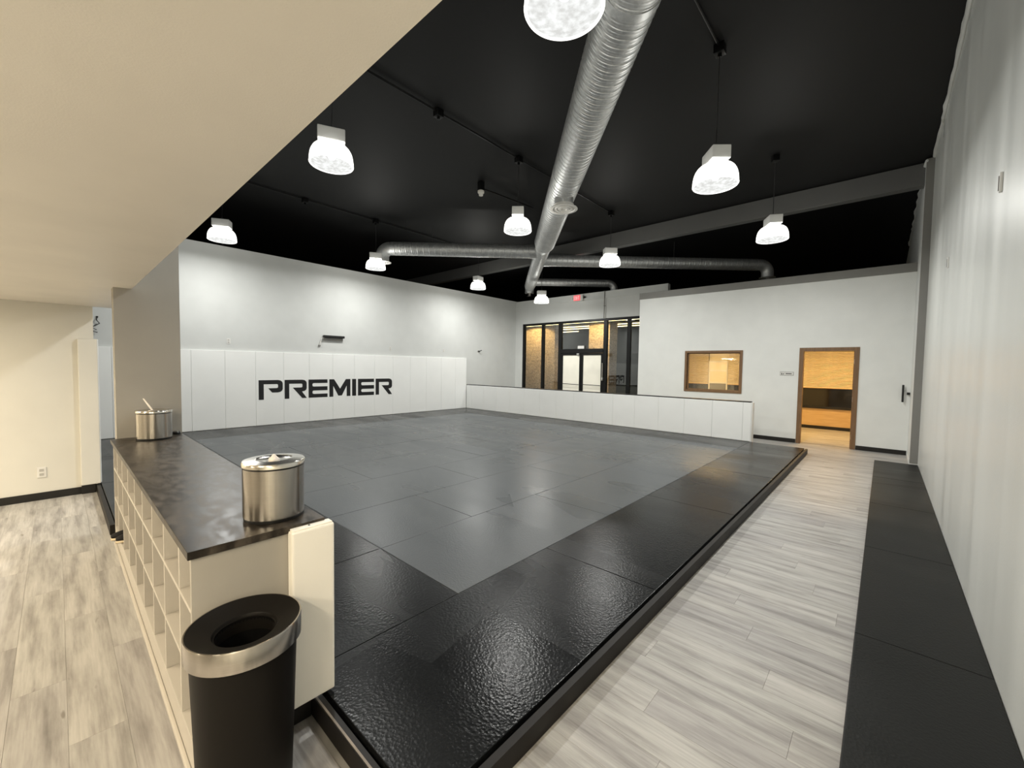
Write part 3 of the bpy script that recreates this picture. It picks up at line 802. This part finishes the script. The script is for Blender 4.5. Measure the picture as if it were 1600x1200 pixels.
# ------------------------------------------------------------------ spiral duct
ANG = .7584; PERP = .9811; DZc = 4.60
axv = Vector((-math.sin(ANG), math.cos(ANG), 0)); nv = Vector((math.cos(ANG), math.sin(ANG), 0))
dk = thing('spiral_duct', 'galvanised spiral air duct with side branches crossing under the black ceiling', 'duct', (nv.x*PERP, nv.y*PERP, DZc))
def ridged(p0, p1, r, pitch=.032, seg=40, h=.006, skew=.35):
    p0, p1 = Vector(p0), Vector(p1); d = (p1-p0); L = d.length; d.normalize()
    up = Vector((0, 0, 1)); sd = d.cross(up).normalized()
    mb = MB(); rings = []; t_ = 0; st_ = [(0, r)]
    while t_ < L-pitch:
        hh = h if int(round(t_/pitch)) % 3 == 0 else h*.4
        st_ += [(t_+pitch*.55, r), (t_+pitch*.68, r+hh), (t_+pitch*.84, r+hh), (t_+pitch*.97, r)]
        t_ += pitch
    st_.append((L, r))
    for a, q in st_:
        ring = []
        for k in range(seg):
            an = 2*PI*k/seg
            sk = 0 if a in (0, L) else skew*pitch*math.sin(an)
            ring.append(mb.bm.verts.new(p0+d*min(max(a+sk, 0), L)+sd*(q*math.cos(an))+up*(q*math.sin(an))))
        rings.append(ring)
    for A, B in zip(rings, rings[1:]):
        for k in range(seg): mb.bm.faces.new((A[k], A[(k+1) % seg], B[(k+1) % seg], B[k]))
    mb.bm.faces.new(rings[0][::-1]); mb.bm.faces.new(rings[-1]); mb.smooth = True
    return mb
def onax(t_, l=0, z=0): return axv*t_+nv*l+Vector((0, 0, z))
ridged(onax(.2), onax(6.45), .2436).build('main_pipe', galv, dk)
ridged(onax(6.5), onax(10.1), .2436).build('main_pipe', galv, dk)
for tt in (6.475, 3.35): MB().tube([onax(tt-.04), onax(tt+.04)], .251, 40).build('joint_collar', galv, dk)
MB().tube([onax(10.1), onax(10.12), onax(10.45), onax(10.5)], [.247, .2436, .192, .19], 40).build('reducer', galv, dk)
ridged(onax(10.5), onax(15.55), .19).build('main_pipe', galv, dk)
def elbow(p, dirv, r, drop):
    pts = []
    for i in range(7):
        a = i/6*PI/2; pts.append(Vector(p)+Vector(dirv)*(.22*math.sin(a))+Vector((0, 0, -.22*(1-math.cos(a)))))
    pts.append(pts[-1]+Vector((0, 0, -drop)))
    return MB().tube(pts, r, 28), pts[-1]
def diffuser(p, r):
    return MB().lathe([(r*1.0, .05), (r*1.02, 0), (r*1.38, -.012), (r*1.40, -.022), (r*1.12, -.026), (r*1.08, -.012), (r*.90, -.012), (r*.88, -.026), (r*.72, -.026), (r*.70, -.012), (r*.54, -.012), (r*.52, -.026), (r*.34, -.026), (r*.32, -.012), (0, -.012)], 32, p)
for tt, sgn, ln, r_ in ((10.9, -1, 3.92, .17), (11.75, 1, 6.35, .16), (14.75, 1, 2.75, .13)):
    ridged(onax(tt, sgn*.17), onax(tt, sgn*ln), r_, .05, 24, .005).build('branch_pipe', galv, dk)
    MB().tube([onax(tt, sgn*.15), onax(tt, sgn*.30)], r_+.008, 28).build('joint_collar', galv, dk)
    mb, e = elbow(onax(tt, sgn*ln), nv*sgn, r_, .10)
    mb.build('elbow', galv, dk)
    diffuser(e+Vector((0, 0, -.02)), r_*.95).build('diffuser', white_plastic if sgn < 0 or r_ < .14 else galv, dk)
mb, e = elbow(onax(15.50), axv, .17, .02); mb.build('elbow', galv, dk)
MB().tube([e, e+Vector((0, 0, -.12))], .11, 28).build('outlet_collar', lid_steel, dk)
MB().tube([onax(6.95, 0, -.20), onax(6.95, 0, -.36)], .155, 32).build('tap_collar', galv, dk)
diffuser(onax(6.95, 0, -.36), .165).build('diffuser', white_plastic, dk)
for tt, l, r_ in ((10.9, -2.85, .17), (11.75, 3.85, .16), (8.4, 0, .2436), (4.6, 0, .2436)):
    MB().tube([onax(tt, l, r_-.002), onax(tt, l, CZ-DZc-.001)], .006, 6).build('hanger_rod', chain_mat, dk)

# ------------------------------------------------------------------ small wall things
mt = thing('wall_bar', 'short black bar with a dangling white cable on the wall above the lettering', 'bracket', (XL, 4.97, 2.30))
MB().box(.012, .10, -.28, .28, -.025, .035, .015, 3).build('bar', black_plastic, mt)
MB().box(.001, .045, -.25, .25, -.10, -.03, .006, 2).build('bar_shadow', trim_grey, mt)  # grey band modelled for the shadow under the bar
MB().tube([(.03, -.25, -.03), (.03, -.31, -.05), (.03, -.35, -.16), (.015, -.36, -.24)], .010, 8).build('cable', white_plastic, mt)
MB().box(.001, .03, -.39, -.34, -.27, -.22, .004).build('socket', trim_grey, mt)
def outlet(loc, axis, label, w=.072, h=.116, group='electrical outlets'):
    o = thing('wall_outlet', label, 'outlet', loc, 0 if axis == 'x' else -PI/2, group)
    MB().box(.0005, .007, -w/2, w/2, -h/2, h/2, .003, 2).build('cover_plate', white_plastic, o)
    for z in (-.024, .024):
        MB().box(.0068, .0095, -.017, .017, z-.014, z+.014, .003, 2).build('socket', socket_grey, o)
    return o
outlet((XL, 2.605, 2.063), 'x', 'small white outlet high on the left wall above the first pads')
outlet((XL, 6.69, 2.06), 'x', 'small white outlet on the left wall above the last letter R', .06, .10)
outlet((XL, 8.69, 2.08), 'x', 'small white outlet on the left wall near the far corner', .06, .10)
outlet((-7.05, -.138, .314), 'x', 'white outlet low on the cream wall at left', .072, .118)
hk = thing('wall_hook', 'small dark hook on the left wall near the far corner', 'hook', (XL, 10.29, 2.12))
MB().box(.0005, .02, -.05, .05, -.02, .02, .004).build('plate', trim_grey, hk)
MB().tube([(.02, -.03, 0), (.07, 0, .01), (.09, .07, .035)], .014, 8).build('arm', black_plastic, hk)
for y_, z_, lb in ((3.87, 2.77, 'narrow white clip high on the right wall, the nearer one'), (6.70, 2.84, 'narrow white clip high on the right wall, the farther one')):
    k_ = thing('wall_clip', lb, 'clip', (XR, y_, z_), 0, 'clips on the right wall')
    MB().box(-.014, -.0005, -.012, .012, -.07, .05, .003).build('plate', white_plastic, k_)
    MB().box(-.018, -.0145, -.004, .004, -.06, .03, .001).build('slot', trim_grey, k_)
wr = thing('loose_wire', 'thin dark curly wire hanging on the white wall left of the stub wall', 'wire', (XL, .50, 2.40))
MB().tube([(.012, .03, .0), (.03, .02, -.06), (.03, .06, -.12), (.03, .0, -.16), (.03, -.05, -.20), (.03, .02, -.24), (.03, -.04, -.27), (.03, .03, -.29)], .008, 6).build('wire', black_plastic, wr)
MB().box(.0005, .014, .015, .045, -.015, .015, .003).build('plate', black_plastic, wr)
sg = thing('restroom_sign', 'small white sign with black pictograms left of the open doorway', 'sign', (-1.613, YB, 1.527))
MB().box(-.128, .128, -.006, -.0005, -.042, .042, .002).build('plate', trim_grey, sg)
MB().box(-.121, .121, -.0075, -.0062, -.035, .035, .0005, 1).build('face', white_plastic, sg)
def flat(mb, pts): mb.prism(pts, -.0092, -.0078, 'y')
ic = MB()
flat(ic, [(-.107, -.022), (-.103, .004), (-.098, .006), (-.093, .006), (-.088, .004), (-.080, -.022)])
flat(ic, [(-.098+.006*math.cos(k*PI/4)+.002, .016+.006*math.sin(k*PI/4)) for k in range(8)])
ic.build('pictogram', black_plastic, sg)
ic = MB()
flat(ic, [(-.062+.010*math.cos(k*PI/5), -.010+.010*math.sin(k*PI/5)) for k in range(10)])
flat(ic, [(-.058, -.004), (-.054, .014), (-.048, .014), (-.050, -.004)])
ic.build('pictogram', black_plastic, sg)
ic = MB()
for k in range(7): flat(ic, [(-.020+k*.016, -.012), (-.020+k*.016, .010), (-.007+k*.016, .010), (-.007+k*.016, -.012)])
ic.build('wording', black_plastic, sg)
hb = thing('grab_bar', 'black vertical bar handle with a small square latch near the right corner', 'handle', (.29, YB, 1.19))
MB().tube([(-.01, -.055, -.165), (-.01, -.055, .165)], .016, 10).build('bar', black_plastic, hb)
MB().tube([(-.01, -.055, .07), (.03, -.001, .05)], .006, 6).build('stay', silver, hb)
MB().box(.045, .088, -.05, -.0005, -.022, .022, .004).build('latch', black_plastic, hb)
ex = thing('exit_sign', 'red lit exit sign high on the wall above the storefront', 'sign', (-7.99, YW-.03, 4.0))
MB().box(-.19, .19, -.075, -.0005, -.105, .105, .008, 2).build('housing', white_plastic, ex)
MB().box(-.175, .09, -.079, -.0752, -.09, .09, .001, 1).build('face', exit_red, ex)
def glyph(x0, rects):
    mb = MB()
    for a, b_, c_, d_ in rects: mb.box(x0+a, x0+b_, -.0805, -.0792, c_, d_)
    mb.build('letter', exit_letter, ex)
glyph(-.160, [(0, .012, -.055, .055), (.012, .045, .043, .055), (.012, .040, -.006, .006), (.012, .045, -.055, -.043)])
mb = MB()
mb.prism([(-.100, -.055), (-.086, -.055), (-.052, .055), (-.066, .055)], -.0805, -.0792, 'y'); mb.prism([(-.100, .055), (-.066, -.055), (-.052, -.055), (-.086, .055)], -.0812, -.0806, 'y')
mb.build('letter', exit_letter, ex)
glyph(-.030, [(0, .012, -.055, .055)])
glyph(0, [(0, .055, .043, .055), (.021, .034, -.055, .043)])
for sx_ in (-1, 1):
    MB().lathe([(0, 0), (.035, .005), (.05, .05), (.052, .055), (0, .06)], 16, (sx_*.24, -.05, -.03)).build('lamp_head', black_plastic if sx_ > 0 else white_plastic, ex)
MB().box(-.24, .24, -.05, -.03, .0, .02).build('arm', black_plastic, ex)
cv = thing('wall_conduit', 'thin grey vertical conduit above the storefront, right of the exit sign', 'conduit', (-6.99, YW, SZT))
MB().tube([(0, -.045, .0), (0, -.045, .90)], .014, 8).build('pipe', trim_grey, cv)
MB().box(-.03, .03, -.045, -.0005, .40, .42, .003).build('strap', trim_grey, cv)
pl = thing('door_plaque', 'small white plaque on the glass above the storefront doors', 'sign', (-7.90, ym0, 2.245))
MB().box(-.13, .13, -.012, -.001, 0, .10, .002).build('plate', white_plastic, pl)

# ------------------------------------------------------------------ lights of the low room and the office
def panel(name, label, loc, w_, d_, energy, col, mat, group):
    p = thing(name, label, 'lamp', loc, 0, group)
    MB().box(-w_/2, w_/2, -d_/2, d_/2, -.055, -.0005, .006, 2).build('housing', white_plastic, p)
    MB().box(-w_/2+.02, w_/2-.02, -d_/2+.02, d_/2-.02, -.062, -.0552, .002, 1).build('diffuser', mat, p)
    ld = bpy.data.lights.new('panel_light', 'AREA'); ld.shape = 'RECTANGLE'; ld.size = w_-.03; ld.size_y = d_-.03; ld.energy = energy; ld.color = col
    lo = bpy.data.objects.new('panel_light', ld); COL.objects.link(lo); lo.parent = p; lo.location = (0, 0, -.066)
    return p
for i, (x, y) in enumerate(((-6.28, -2.2), (-5.4, -2.2), (-3.6, -1.6), (-.9, -1.6), (-6.4, -4.4), (-2.6, -4.4), (-.1, -.8))):  # last position is an added panel, out of view, brightening the end pad
    panel('ceiling_light', ['warm ceiling light of the low room by the cream wall', 'warm ceiling light, second from the cream wall', 'warm ceiling light beside the cubby unit',
          'warm ceiling light just behind the camera side', 'warm ceiling light in the back left of the low room', 'warm ceiling light in the back of the low room', 'added warm fill panel by the white right wall, out of view'][i],
          (x, y, SZ), .62, .20, WARM_W*(1.25 if i == 3 else .7 if i == 6 else 1.0), WARM_COL, warm_diffuser, 'warm low ceiling lights')
for i, (x, y) in enumerate(((-3.6, 12.4), (-.9, 12.4))):
    panel('office_light', ['warm ceiling light of the office behind the small inner window', 'warm ceiling light of the office behind the doorway'][i], (x, y, 2.6), 1.2, .3, OFFICE_W, OFFICE_COL, warm_diffuser, 'office lights')

# ------------------------------------------------------------------ outside the storefront
struct('ground', MB().box(-16, -5.2, YW+.15, 20.8, -.003, 0.0), asphalt)
struct('ceiling.003', MB().box(-14.5, -5.2, YW+.2, 18.2, 3.38, 3.50), paint('canopy_soffit', (.10, .09, .07), .7, .2))
for i, y in enumerate((13.65, 14.95, 15.75, 16.9)):
    x0 = -13.8 if i < 3 else -14.2; x1 = -5.4 if i < 3 else -11.0
    p = thing('canopy_light', ['nearest', 'second', 'third', 'farthest and shortest'][i]+' long yellow light line under the canopy outside', 'lamp', (0, y, 3.38), 0, 'canopy light lines')
    MB().box(x0, x1, -.05, .05, -.05, -.0005, .004).build('housing', white_plastic, p)
    MB().box(x0+.02, x1-.02, -.045, .045, -.07, -.0502, .004).build('diffuser', canopy_diffuser, p)
for i, (x0, x1) in enumerate(((-12.3, -10.42), (-8.75, -7.83))):
    tag(MB().box(x0, x1, 14.2, 14.8, 0, 3.375, .006).build('brick_pier', brick_mat), ['wide tan brick pier outside, behind the left panes', 'narrow tan brick pier outside, right of the double doors'][i], 'pier', 'brick piers')
    ld = bpy.data.lights.new('pier_light', 'SPOT'); ld.energy = 260; ld.color = CANOPY_COL; ld.spot_size = 2.2; ld.shadow_soft_size = .08
    q = thing('downlight', ['round canopy downlight in front of the wide brick pier', 'round canopy downlight in front of the narrow brick pier'][i], 'lamp', (x0*.5+x1*.5, 13.3, 3.38))
    MB().lathe([(.10, 0), (.10, -.03), (.08, -.03), (.075, -.01), (0, -.01)], 24).build('trim_ring', white_plastic, q)
    lo = bpy.data.objects.new('pier_light', ld); COL.objects.link(lo); lo.parent = q; lo.location = (0, 0, -.04); lo.rotation_euler = (.5, 0, 0)
